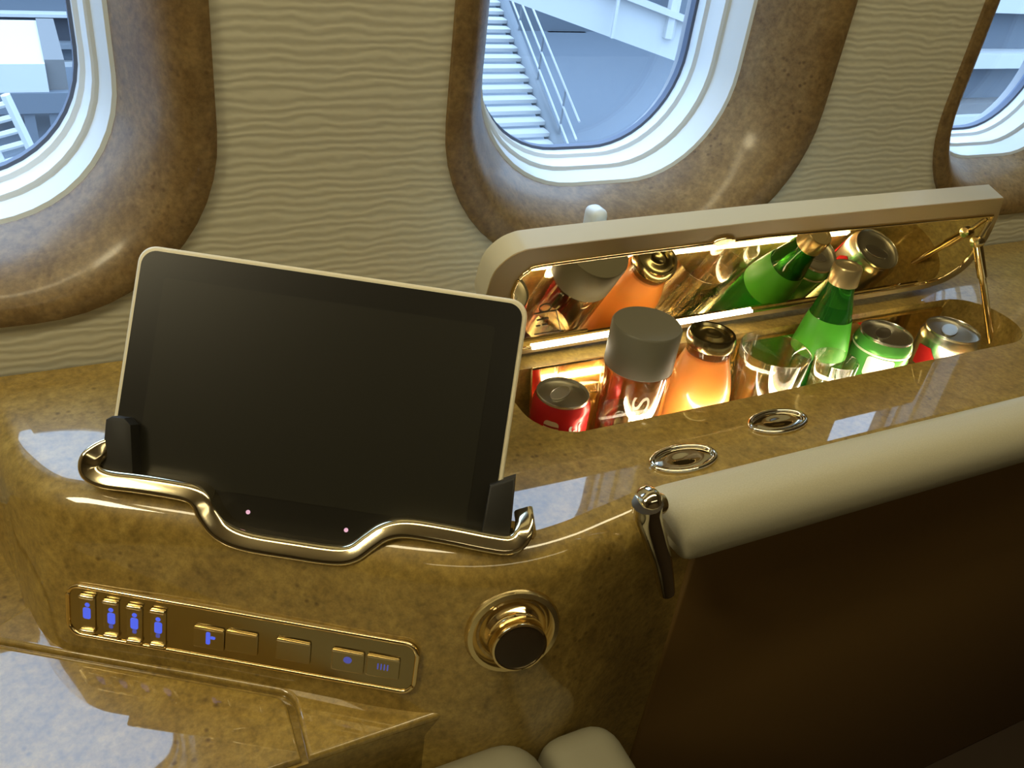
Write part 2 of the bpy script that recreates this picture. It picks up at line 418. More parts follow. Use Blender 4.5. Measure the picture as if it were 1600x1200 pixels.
# --- tablet frame of reference (leans back in its dock)
AZ = math.radians(121); LEAN = math.radians(34)
TU = V((math.sin(AZ), math.cos(AZ), 0)); TB = V((-TU[1], TU[0], 0)); TB = TB if TB[1] > 0 else -TB
TV = V((0, 0, 1))*math.cos(LEAN)+TB*math.sin(LEAN); TN = np.cross(TU, TV)
TO = onz((163, 735), Z(-.44))
TO = C+(TO-C)*1.018
TM = basis(TO, TU, TV, TN)
def tuv(p, off=0): q = onplane(p, TO+TN*off, TN)-TO; return (q.dot(TU), q.dot(TV))
OFF = .020
rail_px = [(168, 696), (150, 707), (139, 722), (142, 738), (165, 749), (210, 755), (262, 763), (297, 771), (313, 784), (324, 806), (345, 830), (382, 846), (450, 858), (520, 868),
           (552, 864), (578, 846), (602, 831), (636, 826), (700, 836), (760, 848), (794, 852), (813, 842), (820, 822), (818, 800)]
rail_uv = [tuv(p, OFF) for p in rail_px]
rail_s = smooth_path(rail_uv, 6)
# recess cut for the tablet: everything in front of the tablet above the rail
cut = [p for p in rail_s[14:-10]]
cut = [(cut[0][0], .2)] + [tuple(p) for p in cut] + [(cut[-1][0], .2)]
bm = bmesh.new(); f = bm.faces.new([bm.verts.new((p[0], p[1], -.0125)) for p in cut]); r = bmesh.ops.extrude_face_region(bm, geom=[f])
for v in r['geom']:
    if isinstance(v, bmesh.types.BMVert): v.co.z = .07
bm.transform(TM)
boolean(body, link('cutter', from_bm('cutter', bm), None))
# bar opening
BX0, BX1, BY0, BY1, BZ = .335, .985, .505, .607, Z(-.575)
bm = bmesh.new(); lp = rrect(BX0, BX1, BY0, BY1, (.042, .05, .046, .03), 8)
f = bm.faces.new([bm.verts.new((p[0], p[1], BZ)) for p in lp]); r = bmesh.ops.extrude_face_region(bm, geom=[f])
for v in r['geom']:
    if isinstance(v, bmesh.types.BMVert): v.co.z = ZC+.05
boolean(body, link('cutter', from_bm('cutter', bm), None))
body.data.set_sharp_from_angle(angle=math.radians(30)); body.data.polygons.foreach_set('use_smooth', [abs(p.normal.z) < .999 and p.area < .02 for p in body.data.polygons])
if not body.data.materials: body.data.materials.append(MAT['burl'])
bmx = bmesh.new(); bmx.from_mesh(body.data); bvh = BVHTree.FromBMesh(bmx)
def hit(p):
    r = bvh.ray_cast(Vector(C), Vector(unit(ray(p)))); return V(r[0]), V(r[1])
# thin side veneer panel below the armrest
box('side_panel', 'side_veneer_shaded', con, .425, 1.69, .389, .402, .0, Z(-.500), bev=.003)
# oval chrome inlays on the top
for (cx, cy, ax, ay) in ((1068, 718, .0310, .0150), (1215, 660, .0305, .0145)):
    p = onz((cx, cy), ZC)
    ang = math.radians(0)
    ov = [(p[0]+ax*math.cos(t)*math.cos(ang)-ay*math.sin(t)*math.sin(ang), p[1]+ax*math.cos(t)*math.sin(ang)+ay*math.sin(t)*math.cos(ang), ZC+.001) for t in np.linspace(0, 2*math.pi, 48, endpoint=False)]
    t = tube('oval_inlay', 'chrome', con, ov, .0026, 8, closed=True)
    lens = [[(p[0]+(q[0]-p[0])*s, p[1]+(q[1]-p[1])*s, ZC+.0005+h) for q in ov] for s, h in ((.97, 0), (.8, -.0005+.0015), (.55, .0012), (.3, .0004), (.02, 0))]
    loft('lens', 'chrome', t, lens, capB=True)

# ledge with the stowed side table
LF = .372
led = thing('side_ledge', (0, .5, 0), 'burl wood ledge in front of the button panel', 'ledge')
def rounded_poly(pts, radii, n=8):
    out = []; L = len(pts)
    for i, p in enumerate(pts):
        p = V(p); a = V(pts[i-1]); b = V(pts[(i+1) % L]); r = radii[i]
        if r <= 0: out.append(tuple(p)); continue
        da = unit(a-p); db = unit(b-p); ang = math.acos(np.clip(da.dot(db), -1, 1)); d = r/math.tan(ang/2)
        A = p+da*d; B = p+db*d
        for k in range(n+1):
            t = k/n; out.append(tuple((1-t)**2*A+2*t*(1-t)*p+t*t*B))
    return out
lb = rounded_poly([(-1.2, LF), (.208, LF), (.225, .43), (-.06, .60), (-.06, .715), (-1.2, .715)], [0, .016, .01, 0, 0, 0])
slab('body', 'burl', led, lb, Matrix.Identity(4), .02, ZL-.006, bev=0)
G = [V(onz(p, ZL)[:2]) for p in ((0, 1010), (130, 1032), (300, 1062), (425, 1086))]
gu = unit(G[-1]-G[0]); gn = V((gu[1], -gu[0]))
gend = G[-1]+gu*.010
leaf = rounded_poly([(-1.19, LF+.002), (gend[0]-.002, LF+.002), tuple(gend), tuple(G[0]-gu*1.2*0-gu*.02), (-.12, .58), (-.12, .69), (-1.19, .69)], [0, 0, .018, .0, .02, 0, 0])
slab('table_leaf', 'burl', led, leaf, Matrix.Identity(4), ZL-.0055, ZL, bev=.0022, seg=3)
fo = .0045
rim = rounded_poly([(gend[0]+fo-.002, LF), (.208, LF), (.225, .43), (-.04, .60), tuple(G[0]-gu*.02-gn*fo), tuple(gend-gn*fo+gu*fo)], [0, .016, .01, 0, 0, .02])
slab('fixed_rim', 'burl', led, rim, Matrix.Identity(4), ZL-.0055, ZL+.0005, bev=.0035, seg=4)

# ================================================================== TABLET AND DOCK
dock = thing('tablet_dock', tuple(TO), 'polished gold tablet dock rail with dipped centre and black cradle', 'dock')
rail3 = [TO+TU*p[0]+TV*p[1]+TN*OFF for p in rail_s]
# the rail's ends turn back round the tablet
L0 = rail3[0]; n0 = 10
for i in range(n0): rail3[i] = rail3[i]-TN*.012*((n0-i)/n0)**1.5
for i in range(n0): rail3[-1-i] = rail3[-1-i]-TN*.012*((n0-i)/n0)**1.5
prof = [(-.0070, -.004), (-.0069, -.0015), (-.0060, .0004), (-.003, .0016), (.003, .0030), (.0052, .0034), (.0064, .0026), (.0068, .0008), (.0068, -.034), (-.0070, -.034)]
tube('rail', 'rail_gold', dock, rail3, 1.0, up=TN, prof=prof, smooth=60)
def clamp(pl):
    return [tuv(p, .013) for p in pl]
slab('cradle_clamp', 'black_plastic', dock, clamp([(158, 742), (166, 655), (176, 650), (196, 653), (206, 664), (210, 746)]), TM, -.011, .0150, bev=.002)
slab('cradle_clamp', 'black_plastic', dock, clamp([(797, 838), (806, 745), (790, 750), (765, 758), (752, 833)]), TM, -.011, .0150, bev=.002)
ub, vb = tuv((470, 858))
slab('cradle_back', 'black_plastic', dock, rrect(.004, .284, vb-.001, .004, .004), TM, -.0118, -.0100)
tb = thing('tablet', tuple(TO+TU*.14+TV*vb), 'black-screened tablet computer with pale rim, standing in the gold dock', 'tablet')
c = [tuv(p) for p in ((218, 384), (828, 467))]
W0, W1, HT = c[0][0], c[1][0], (c[0][1]+c[1][1])/2
W0, W1 = (W0+0)/2, W1
slab('body', 'tablet_edge', tb, rrect(W0, W1, vb, HT, .013, 8), TM, -.0095, -.0006, bev=.002, seg=3)
scr = slab('screen', 'screen', tb, rrect(W0+.0035, W1-.0035, vb+.002, HT-.0035, .011, 8), TM, -.002, .0004)
slab('display', 'screen_display', scr, rrect(W0+.022, W1-.022, -.002, HT-.022, .002, 2), TM, .0002, .0007)
for p in ((388, 800), (541, 828)):
    q = tuv(p)
    slab('indicator_light', 'pink_dot', tb, [(q[0]+.0016*math.cos(a), q[1]+.0016*math.sin(a)) for a in np.linspace(0, 2*math.pi, 12, endpoint=False)], TM, .0, .0009)

# ================================================================== BUTTON PANEL
FU = V((.84, -.542, 0)); FU = unit(FU); FB = V((-FU[1], FU[0], 0))
TL = math.radians(14); FN = -FB*math.cos(TL)+V((0, 0, 1))*math.sin(TL); FW = np.cross(FN, FU)
fp, fnn = hit((380, 990))
FN = unit(fnn); FU = unit(FU-FN*FU.dot(FN)); FW = np.cross(FN, FU)
FM = basis(fp, FU, FW, FN)
def fuv(p): q = onplane(p, fp, FN)-fp; return np.array([q.dot(FU), q.dot(FW)])
_a = fuv((120, 909)); _b = fuv((645, 1000)); _c = fuv((118, 986)); _d = fuv((640, 1081))
_r = math.atan2(*((_b-_a)+(_d-_c))[::-1])
FU, FW = FU*math.cos(_r)+FW*math.sin(_r), FW*math.cos(_r)-FU*math.sin(_r)
FM = basis(fp, FU, FW, FN)
pc = [fuv(p) for p in ((108, 909), (652, 1000), (654, 1082), (108, 985))]
px0, px1 = (pc[0][0]+pc[3][0])/2, (pc[1][0]+pc[2][0])/2
py1, py0 = (pc[0][1]+pc[1][1])/2, (pc[2][1]+pc[3][1])/2
bp = thing('button_panel', tuple(fp), 'long gold control panel with four blue-lit buttons on burl fascia', 'control panel')
slab('plate', 'panel_plate', bp, rrect(px0, px1, py0, py1, .011, 8), FM, -.004, .003, bev=.0015)
fr = [fp+FU*p[0]+FW*p[1]+FN*.003 for p in rrect(px0+.001, px1-.001, py0+.001, py1-.001, .010, 8)]
tube('frame', 'gold', bp, fr, .0018, 8, closed=True)
def place(px): return fuv(px)
for i, (xa, ya, xb, yb) in enumerate(((130, 926, 153, 981), (166, 933, 190, 990), (202, 939, 227, 1000), (238, 946, 264, 1006))):
    cc = place(((xa+xb)/2, (ya+yb)/2)); hw = .0060; hh = .0160
    b = slab('button', 'button', bp, rrect(cc[0]-hw, cc[0]+hw, cc[1]-hh, cc[1]+hh, .0012, 2), FM, .002, .0042, bev=.0006)
    for s in (1, -1):
        slab('bar', 'rail_gold', b, rrect(cc[0]-hw+.0002, cc[0]+hw-.0002, cc[1]+s*(hh-.0012)-.0016, cc[1]+s*(hh-.0012)+.0016, .0012, 3), FM, .004, .0068, bev=.0011, seg=3)
    g = [(cc[0]+.0019*math.cos(a), cc[1]+.0075+.0018*math.sin(a)) for a in np.linspace(0, 2*math.pi, 10, endpoint=False)]
    slab('icon', 'blue_glow', b, g, FM, .0041, .0045)
    dx = (-.0004, .0004, 0, .0003)[i]
    slab('icon', 'blue_glow', b, rrect(cc[0]-.0030+dx, cc[0]+.0028+dx, cc[1]-.0046, cc[1]+.0050, .0016, 3), FM, .0041, .0045)
    if i: slab('icon', 'blue_dim', b, rrect(cc[0]-.0016, cc[0]+.0016, cc[1]-.0085, cc[1]-.0050, .001, 2), FM, .0041, .0045)
for (x0, y0, x1, y1, ic) in ((306, 986, 354, 998, 'L'), (356, 994, 406, 1004, ''), (434, 1008, 488, 1016, ''), (520, 1024, 571, 1032, 'O'), (574, 1033, 626, 1041, 'B')):
    a = place((x0, y0)); b2 = place((x1, y1)); cc = (a+b2)/2; hw = (b2[0]-a[0])/2; hh = .0093
    b = slab('button', 'button', bp, rrect(cc[0]-hw, cc[0]+hw, cc[1]-hh, cc[1]+hh, .0016, 3), FM, .002, .0046, bev=.0009)
    slab('bar', 'rail_gold', b, rrect(cc[0]-hw+.0006, cc[0]+hw-.0006, cc[1]+hh-.0018, cc[1]+hh-.0002, .0006, 2), FM, .0044, .0058, bev=.0005)
    if ic == 'L':
        slab('icon', 'blue_glow', b, rrect(cc[0]-.002, cc[0]+.0012, cc[1]-.005, cc[1]+.0055, .001, 2), FM, .0045, .005)
        slab('icon', 'blue_glow', b, rrect(cc[0]+.0012, cc[0]+.005, cc[1]+.000, cc[1]+.0022, .0008, 2), FM, .0045, .005)
    if ic == 'O':
        slab('icon', 'blue_dim', b, [(cc[0]+.0032*math.cos(t), cc[1]+.0015+.0028*math.sin(t)) for t in np.linspace(0, 2*math.pi, 14, endpoint=False)], FM, .0045, .005)
    if ic == 'B':
        for k in range(4): slab('icon', 'blue_dim', b, rrect(cc[0]-.004+k*.0024, cc[0]-.003+k*.0024, cc[1]-.002, cc[1]+.003, .0003, 1), FM, .0045, .005)

# ================================================================== READING LAMP KNOB
kp, kn = hit((801, 985))
kn = unit(.75*unit(kn)+.25*FN)
ku = unit(np.cross((0, 0, 1), kn)); kw = np.cross(kn, ku); KM = basis(kp-kn*.004, ku, kw, kn)
kb = thing('round_knob', tuple(kp), 'round gold knob with black end cap and wide collar on burl corner', 'knob')
lathe('collar', 'gold_soft', kb, [(.030, -.008), (.0355, -.004), (.0362, .004), (.0345, .0075), (.0310, .0080), (.0285, .006), (.0265, .003), (.0245, .004)], KM)
lathe('barrel', 'gold', kb, [(.0262, .0), (.0252, .005), (.0222, .009), (.0210, .011), (.0214, .0125), (.0206, .014), (.0202, .021), (.0206, .0225), (.0202, .0242), (.0188, .0246), (.0188, .021)], KM)
lathe('end_cap', 'lamp_black', kb, [(.0192, .021), (.0190, .0236), (.0170, .0242), (.0001, .0242)], KM)

# ================================================================== ARMREST
ar = thing('armrest', (.39, .39, Z(-.49)), 'cream leather armrest pad along the console edge', 'armrest')
def pad():
    rings = []
    cs = rrect(-.0275, .027, -.029, .029, (.024, .018, .020, .027), 8)
    for i, (x, s) in enumerate(((.383, .60), (.3832, .80), (.3855, .93), (.390, .985), (.397, 1), (.6, 1), (1.0, 1), (1.6, 1))):
        rings.append([(x+(.010*(-p[1]/.028) if x < .42 else 0), .389+p[0]*s, Z(-.460)+p[1]*s) for p in cs])
    return rings
loft('pad', 'cream_leather', ar, pad(), capA=True, capB=True, smooth=60)
bk = [ony(p, .372) for p in ((1012, 786), (1012, 806), (1022, 838), (1032, 870), (1038, 900), (1042, 925))]
tube('bracket', 'chrome', ar, smooth_path(bk, 6), list(np.linspace(.0115, .0065, 31)), 14)
p0 = bk[0]; 
rs = []
lathe('pivot', 'chrome', ar, [(.0001, -.008), (.008, -.0075), (.0115, -.004), (.0125, 0), (.0115, .004), (.008, .0075), (.0001, .008)], basis(p0+V((.004, .004, -.004)), (0, 1, 0), (0, 0, 1), (1, 0, 0)))
lathe('pin', 'gold_soft', ar, [(.0001, .022), (.007, .022), (.008, .020), (.008, 0)], basis(p0+V((-.004, .004, -.008)), (0, 1, 0), (0, 0, 1), (1, 0, 0)))

# ================================================================== SEAT (cream leather corners at the bottom edge)
st = thing('seat', (.1, .1, 0), 'cream leather seat edge below the ledge at the bottom of the picture', 'seat')
sc = link('seat_cushion', from_bm('seat_cushion', box_bm(-.45, .272, -.30, .362, Z(-.80), Z(-.606), .034, 6)), 'seat_leather_shaded', st, smooth=60)
link('side_bolster', from_bm('side_bolster', box_bm(.276, .352, -.30, .362, Z(-.80), Z(-.632), .026, 6)), 'seat_leather_shaded', st, smooth=60)
box('seat_base', 'cabin_dark', st, -.42, .33, -.28, .33, 0, Z(-.79))

# ================================================================== MINIBAR
mb = thing('minibar', (.66, .56, BZ), 'open minibar in the console with mirrored lid and lit interior', 'minibar')
box('back_panel', 'gold_mirror', mb, .455, .935, BY1-.006, BY1-.002, BZ+.001, ZC-.008)
box('floor_tray', 'gold_soft', mb, .36, .96, BY0+.008, BY1-.008, BZ+.0004, BZ+.003)
# polished panel behind the left can
A = onz((831, 577), ZC); B = onz((944, 559), ZC)
dn = unit(V((0, -.22, -1)))
pn = unit(np.cross(B-A, dn)); pn = pn if pn[1] < 0 else -pn
PM = basis(A, unit(B-A), -dn, unit(np.cross(unit(B-A), -dn)))
lw = np.linalg.norm(B-A)
pl = slab('side_mirror', 'gold_mirror', mb, [(0, -.085), (lw, -.085), (lw, 0), (0, 0)], PM, -.0015, .0015, smooth=None)
tube('edge_strip', 'gold', pl, [A, A+dn*.085], .0016, 6)
tube('edge_strip', 'gold', pl, [A, B], .0018, 6)
# lamps of the bar: a tube along the hinge, a strip under the front lip
box('lamp_strip', 'led_strip', mb, BX0+.06, BX1-.09, BY0+.0015, BY0+.0045, Z(-.484), Z(-.478))
# lid
HY, HZ = .622, Z(-.437); TH = math.radians(75)
LA = V((1, 0, 0)); LBv = V((0, -math.cos(TH), math.sin(TH))); LN = np.cross(LA, LBv)     # LN points to the seat side
if LN[1] > 0: LN = -LN
LO = V((0, HY, HZ)); LM = basis(LO, LA, LBv, LN)
def luv(p, off=0): q = onplane(p, LO+LN*off, LN)-LO; return (q[0], q.dot(LBv))
lid_px = [(757, 470), (770, 430), (790, 407), (815, 393), (850, 386), (1000, 368), (1200, 345), (1400, 325), (1568, 309), (1560, 335), (1543, 372), (1514, 414), (1480, 438), (1450, 448), (1410, 456), (838, 549), (770, 560)]
mir_px = [(800, 455), (808, 437), (825, 422), (850, 413), (1000, 393), (1200, 368), (1400, 350), (1550, 336), (1535, 369), (1505, 409), (1472, 432), (1445, 440.5), (1405, 448), (838, 540), (800, 546)]
def soften(pts, a, b):
    q = [luv(p) for p in pts]; sm = smooth_path(q, 5)
    return [tuple(v) for v in sm[:a*5+1]] + q[a+1:b] + [tuple(v) for v in sm[b*5:(len(q)-3)*5+1]] + q[-2:]
lid_uv = soften(lid_px, 5, 9); mir_uv = soften(mir_px, 4, 8)
lid = slab('lid', 'lid_leather', mb, lid_uv, LM, -.024, -.0005, bev=0, smooth=60)
tag(lid, 'raised lid with cream leather edge')
slab('lid_lining', 'lid_inner', lid, lid_uv, LM, -.0008, .0006, smooth=None)
mr = slab('mirror', 'mirror', lid, mir_uv, LM, .0004, .0012, smooth=None)
tube('mirror_trim', 'gold', lid, [LO+LA*p[0]+LBv*p[1]+LN*.0012 for p in mir_uv], .0017, 8, closed=True)
q = luv((1130, 374)); 
slab('latch', 'gold', lid, [(q[0]+.0135*math.cos(t), q[1]+.005*math.sin(t)) for t in np.linspace(0, 2*math.pi, 24, endpoint=False)], LM, .0005, .004, bev=.0015)
a = onplane((832, 544), LO+LN*.003, LN); b = onplane((1175, 486), LO+LN*.003, LN)
tube('lamp_tube', 'led', mb, [a, b], .0016, 10)
def stroke(pl, wd, closed=False):
    P3 = [LO+LA*q_[0]+LBv*q_[1]+LN*.0014 for q_ in (luv(p_) for p_ in pl)]
    return tube('printed_mark', 'ink', lid, P3, wd, 6, closed=closed)
stroke([(834, 489), (868, 483), (875, 515), (834, 521)], .0006)
stroke([(851+9*math.cos(t_)+2*math.sin(t_), 479.5+5.5*math.sin(t_)-3*math.cos(t_)) for t_ in np.linspace(0, 2*math.pi, 16, endpoint=False)], .0006, True)
for (xa_, ya_, xb_, yb_) in ((838, 499, 846, 497), (848, 496, 856, 495), (837, 508, 843, 507), (847, 506, 854, 505)): stroke([(xa_, ya_), (xb_, yb_)], .0008)
# stay arm at the right end
s0 = onplane((1547, 346), LO+LN*.004, LN); s1 = onplane((1527, 378), LO+LN*.010, LN); s2 = ony((1546, 516), .563)
tube('stay_arm', 'gold_soft', mb, [s0, s1], .0028, 8)
sa = tube('stay_arm', 'gold', mb, [s1, s1+(s2-s1)*.38], .0056, 12)
tube('rod', 'gold', sa, [s1+(s2-s1)*.33, s1+(s2-s1)*1.15], .0042, 10)
bpy.data.objects[sa.name].children[0].location = (0, 0, 0)
lathe('pivot', 'gold_soft', sa, [(.0001, .006), (.006, .005), (.007, 0), (.006, -.005), (.0001, -.006)], basis(s1, (0, 1, 0), (0, 0, 1), (1, 0, 0)), n=16)

# ------------------------------------------------------------------ drinks
def at(px, y): p = ony(px, y); return p
def can(name, px, y, r, label, bodymat, grp):
    p = at(px, y); h = p[2]-(BZ+.003)
    t = thing(name, (p[0], p[1], BZ+.003), label, 'can', grp)
    lathe('shell', bodymat, t, [(.0001, .003), (r*.72, .002), (r*.80, 0), (r*.86, .003), (r, .011), (r, h-.013), (r*.985, h-.010), (r*.90, h-.003)], local=True)
    lathe('rim', 'aluminium', t, [(r*.985, h-.0105), (r*.895, h-.003), (r*.90, h-.0008), (r*.885, h), (r*.865, h-.001), (r*.85, h-.004)], local=True)
    ld = lathe('can_top', 'can_lid', t, [(r*.855, h-.0035), (r*.80, h-.0042), (r*.6, h-.0038), (.0001, h-.0036)], local=True)
    slab('pull_ring', 'aluminium', t, [(r*.5*math.cos(a)-.0, r*.26*math.sin(a)+r*.1) for a in np.linspace(0, 2*math.pi, 20, endpoint=False)], Matrix.Translation((0, 0, 0)) @ Matrix.Rotation(.5, 4, 'Z'), h-.0036, h-.0022, bev=.0005, local=True)
    return t, h, r
def patch(t, m, name, pts, r, a0, z0):
    bm = bmesh.new(); bm.faces.new([bm.verts.new((p[0], p[1], 0)) for p in pts]); 
    bmesh.ops.triangulate(bm, faces=bm.faces); me = bpy.data.meshes.new(name); bm.to_mesh(me); bm.free()
    bm = bmesh.new(); bm.from_mesh(me)
    for _ in range(3): bmesh.ops.subdivide_edges(bm, edges=[e for e in bm.edges if e.calc_length() > .004], cuts=1); bmesh.ops.triangulate(bm, faces=bm.faces)
    for v in bm.verts:
        a = a0+v.co.x/r; v.co = Vector((r*math.cos(a), r*math.sin(a), z0+v.co.y))
    bm.to_mesh(me); bm.free(); me.update()
    return link(name, me, m, t, local=True, smooth=180)
FR = lambda x, y: math.atan2(-y, -x)          # angle on a drink that faces the camera
GD = 'drink cans in the minibar'
t, h, r = can('drink_can', (880, 612), .553, .0268, 'red drink can beside the tablet, leftmost in the minibar', 'red_can', GD)
a0 = FR(.38, .553)
patch(t, 'paper', 'label_block', rrect(-.0075, .0065, -.006, .006, .004, 4), r+.0006, a0-.18, h-.0215)
patch(t, 'red_can_dark', 'label_bar', rrect(-.0075, .0065, -.001, .001, .0004, 1), r+.0008, a0-.18, h-.0215)
for k, (dx, dz, w_) in enumerate(((.48, -.026, .0022), (.62, -.030, .0018), (.80, -.024, .0016))):
    sw = [(w_*math.sin(i*.9)+(.004*(i/6-.5)), .014*(i/6-.5)) for i in range(7)]
    patch(t, 'letter', 'script_stroke', [(x-.0012, y) for x, y in sw]+[(x+.0012, y) for x, y in sw[::-1]], r+.0006, a0+dx, h+dz)
t, h, r = can('drink_can', (1386, 519), .553, .0312, 'green drink can with silver top, right of the green bottle', 'green_can', GD)
a0 = FR(.78, .553)
patch(t, 'can_light', 'label_band', rrect(-.014, .016, -.014, .010, .004, 3), r+.0006, a0+.15, h-.028)
lathe('label_line', 'can_light', t, [(r+.0002, h-.0172), (r+.0004, h-.0168), (r+.0004, h-.0150), (r+.0002, h-.0146)], local=True)
t, h, r = can('drink_can', (1490, 514), .552, .0335, 'silver and red drink can at the right end of the minibar', 'aluminium', GD)
a0 = FR(.89, .552)
patch(t, 'red_can', 'label_patch', [(-.03, -.02), (-.004, -.02), (-.006, -.004), (-.014, .006), (-.03, .004)], r+.0006, a0, h-.024)
patch(t, 'red_can', 'label_patch', [(.006, -.02), (.03, -.02), (.03, .002), (.014, .004)], r+.0006, a0, h-.024)

# water bottle
p = at((1012, 505), .555); h = p[2]-BZ-.003; r = .0322
t = thing('water_bottle', (p[0], p[1], BZ+.003), 'clear cylindrical glass water bottle with tall grey cap', 'bottle')
zc = h-.043
lathe('glass', 'thin_tumbler', t, [(.0001, 0), (r-.004, 0), (r-.001, .002), (r, .005), (r, zc-.001), (r-.003, zc), (r-.003, zc-.002), (r-.003, .012), (.0001, .010)], local=True)
lathe('water', 'clear_glass', t, [(.0001, .0105), (r-.0035, .0125), (r-.0035, zc-.060), (.0001, zc-.060)], local=True)
lathe('cap', 'grey_cap', t, [(r-.001, zc), (r, zc+.001), (r, h-.002), (r-.0015, h), (.0001, h)], local=True)
tm = text_mesh('VOSS', .023)
tm.transform(Matrix.Diagonal((1.7, 1, 1, 1)))
tm.transform(Matrix.Rotation(math.radians(90), 4, 'Z'))
tm = wrap(tm, r+.0004, FR(p[0], p[1])+.36, zc-.060)
link('lettering', tm, 'letter', t, local=True, smooth=180)

# juice bottle
p = at((1114, 520), .556); h = p[2]-BZ-.003
t = thing('juice_bottle', (p[0], p[1], BZ+.003), 'orange juice bottle with gold screw lid beside the water bottle', 'bottle')
R_ = .0335
lathe('juice', 'juice', t, [(.0001, 0), (R_*.9, 0), (R_, .006), (R_, .075), (R_*.99, .095), (R_*.95, .108), (R_*.86, .121), (R_*.74, .133), (R_*.65, h-.024), (R_*.63, h-.020), (.0001, h-.020)], local=True)
lathe('neck', 'clear_glass', t, [(R_*.655, h-.023), (R_*.625, h-.016), (R_*.625, h-.006), (R_*.56, h-.006), (R_*.56, h-.0195)], local=True)
lathe('screw_lid', 'cap_bronze', t, [(R_*.64, h-.011), (R_*.70, h-.0115), (R_*.715, h-.009), (R_*.70, h-.003), (R_*.66, h), (R_*.58, h), (R_*.53, h-.0022), (R_*.38, h-.0022), (R_*.30, h-.0005), (R_*.2, h-.0005), (R_*.14, h-.0016), (.0001, h-.0016)], local=True)

# green bottle
p = at((1326, 414), .575); h = p[2]-BZ-.003
t = thing('green_bottle', (p[0], p[1], BZ+.003), 'tall green glass bottle with pale screw cap', 'bottle')
R_ = .0295
zs = h-.019
lathe('glass', 'green_glass', t, [(.0001, 0), (R_*.9, 0), (R_, .006), (R_, zs-.095), (R_*.99, zs-.08), (R_*.84, zs-.052), (R_*.64, zs-.026), (R_*.50, zs-.010), (R_*.46, zs), (.0001, zs)], local=True)
lathe('label', 'green_label', t, [(R_*1.012, zs-.082), (R_*1.0, zs-.076), (R_*.855, zs-.052), (R_*.76, zs-.039)], local=True)
lathe('cap', 'cap_gold', t, [(R_*.47, zs-.002), (R_*.525, zs-.001), (R_*.515, h-.002), (R_*.47, h), (R_*.34, h), (R_*.31, h-.001), (.0001, h-.001)], local=True)

# tumblers
def tumbler(px, y, r, label):
    p = at(px, y); h = p[2]-BZ-.003; rb = r*.80
    t = thing('tumbler', (p[0], p[1], BZ+.003), label, 'glass', 'glass tumblers in the minibar')
    lathe('bowl', 'thin_tumbler', t, [(.0001, 0), (rb*.92, 0), (rb, .003), (r, h-.001), (r-.0005, h), (r-.0012, h-.001), (rb-.0014, .018), (rb*.6, .014), (.0001, .013)], local=True)
    n = 20
    for k in range(n):
        a = 2*math.pi*k/n; ax = V((math.cos(a), math.sin(a), 0))
        tube('flute', 'clear_glass', t, [ax*rb*.985+V((0, 0, .004)), ax*(rb+(r-rb)*.35)*.99+V((0, 0, h*.35))], .0022, 5, local=True)
    return t
tumbler((1213, 545), .547, .0355, 'wide empty glass tumbler between the orange and green bottles')
tumbler((1308, 560), .5285, .0225, 'narrow glass tumbler in front of the green bottle')

# ================================================================== OUTSIDE (terminal apron seen through the windows)
GZ = -5.6
tag(box('ground', 'asphalt', None, -60, 90, 1.6, 120, GZ-.1, GZ), kind='structure')
# boarding stairs
S0 = ony((861, 224), 14.0); S1 = ony((779, 4), 18.5)
sr = thing('boarding_stairs', (S0[0], S0[1], GZ), 'steel boarding stairs with open treads outside the middle window', 'stairs')
n = 15; d = S1-S0
for k in range(-3, n+4):
    c = S0+d*(k/(n-1))
    box('tread', 'out_white', sr, c[0]-3.2, c[0], c[1]-.16, c[1]+.14, c[2]-.035, c[2]+.035)
for off in (.08, -3.28):
    o_ = V((off, 0, 0)); tube('stringer', 'out_steel', sr, [S0+o_-d*.2, S1+o_+d*.25], 1.0, up=(1, 0, 0), prof=[(-.16, -.08), (.16, -.08), (.16, .08), (-.16, .08)], smooth=0)
for sx in (.14, -3.34):
    for hh in (.35, .68, 1.0):
        tube('rail', 'out_white', sr, [S0+V((sx, 0, hh))-d*.2, S1+V((sx, 0, hh))+d*.25], .022, 6)
    for k in range(0, n+3, 5):
        c = S0+d*(k/(n-1))+V((sx, 0, 0)); tube('post', 'out_steel', sr, [c, c+V((0, 0, 1.0))], .02, 6)
c0 = S0-d*.2
box('base_frame', 'out_steel', sr, c0[0]-3.3, c0[0]+.1, c0[1]-.3, c0[1]+.1, GZ, c0[2]-.05)
# white jet bridge girder sloping across
g0 = ony((800, 2), 13.0); g1 = ony((1065, 99), 12.4)
e0 = g0-(g1-g0)*.6; e1 = g1+(g1-g0)*.75
jb = thing('jet_bridge', tuple(g1), 'white sloping jet bridge girder above the stairs', 'jet bridge')
def beam(name, m, par, a, b, hz, dep):
    vs = [a, b, b+V((0, 0, hz)), a+V((0, 0, hz))]; vs += [v+V((0, dep, 0)) for v in vs]
    return link(name, mesh(name, vs, [(0, 1, 2, 3), (4, 7, 6, 5), (0, 4, 5, 1), (1, 5, 6, 2), (2, 6, 7, 3), (3, 7, 4, 0)]), m, par)
beam('girder', 'out_white', jb, e0, e1, .62, .5)
beam('girder_lip', 'out_white', jb, e0+V((0, -.15, .62)), e1+V((0, -.15, .62)), .10, .6)
beam('walkway_side', 'tower_grey', jb, e0+V((0, .3, .72)), e1+V((0, .3, .72)), 2.6, 1.5)
for px in (1050, 962, 1120):
    pp = ony((px, 40), 12.4); tube('post', 'out_white', jb, [pp+V((0, .05, -.2)), pp+V((0, .05, 3.0))], .10 if px == 1050 else .03, 6)
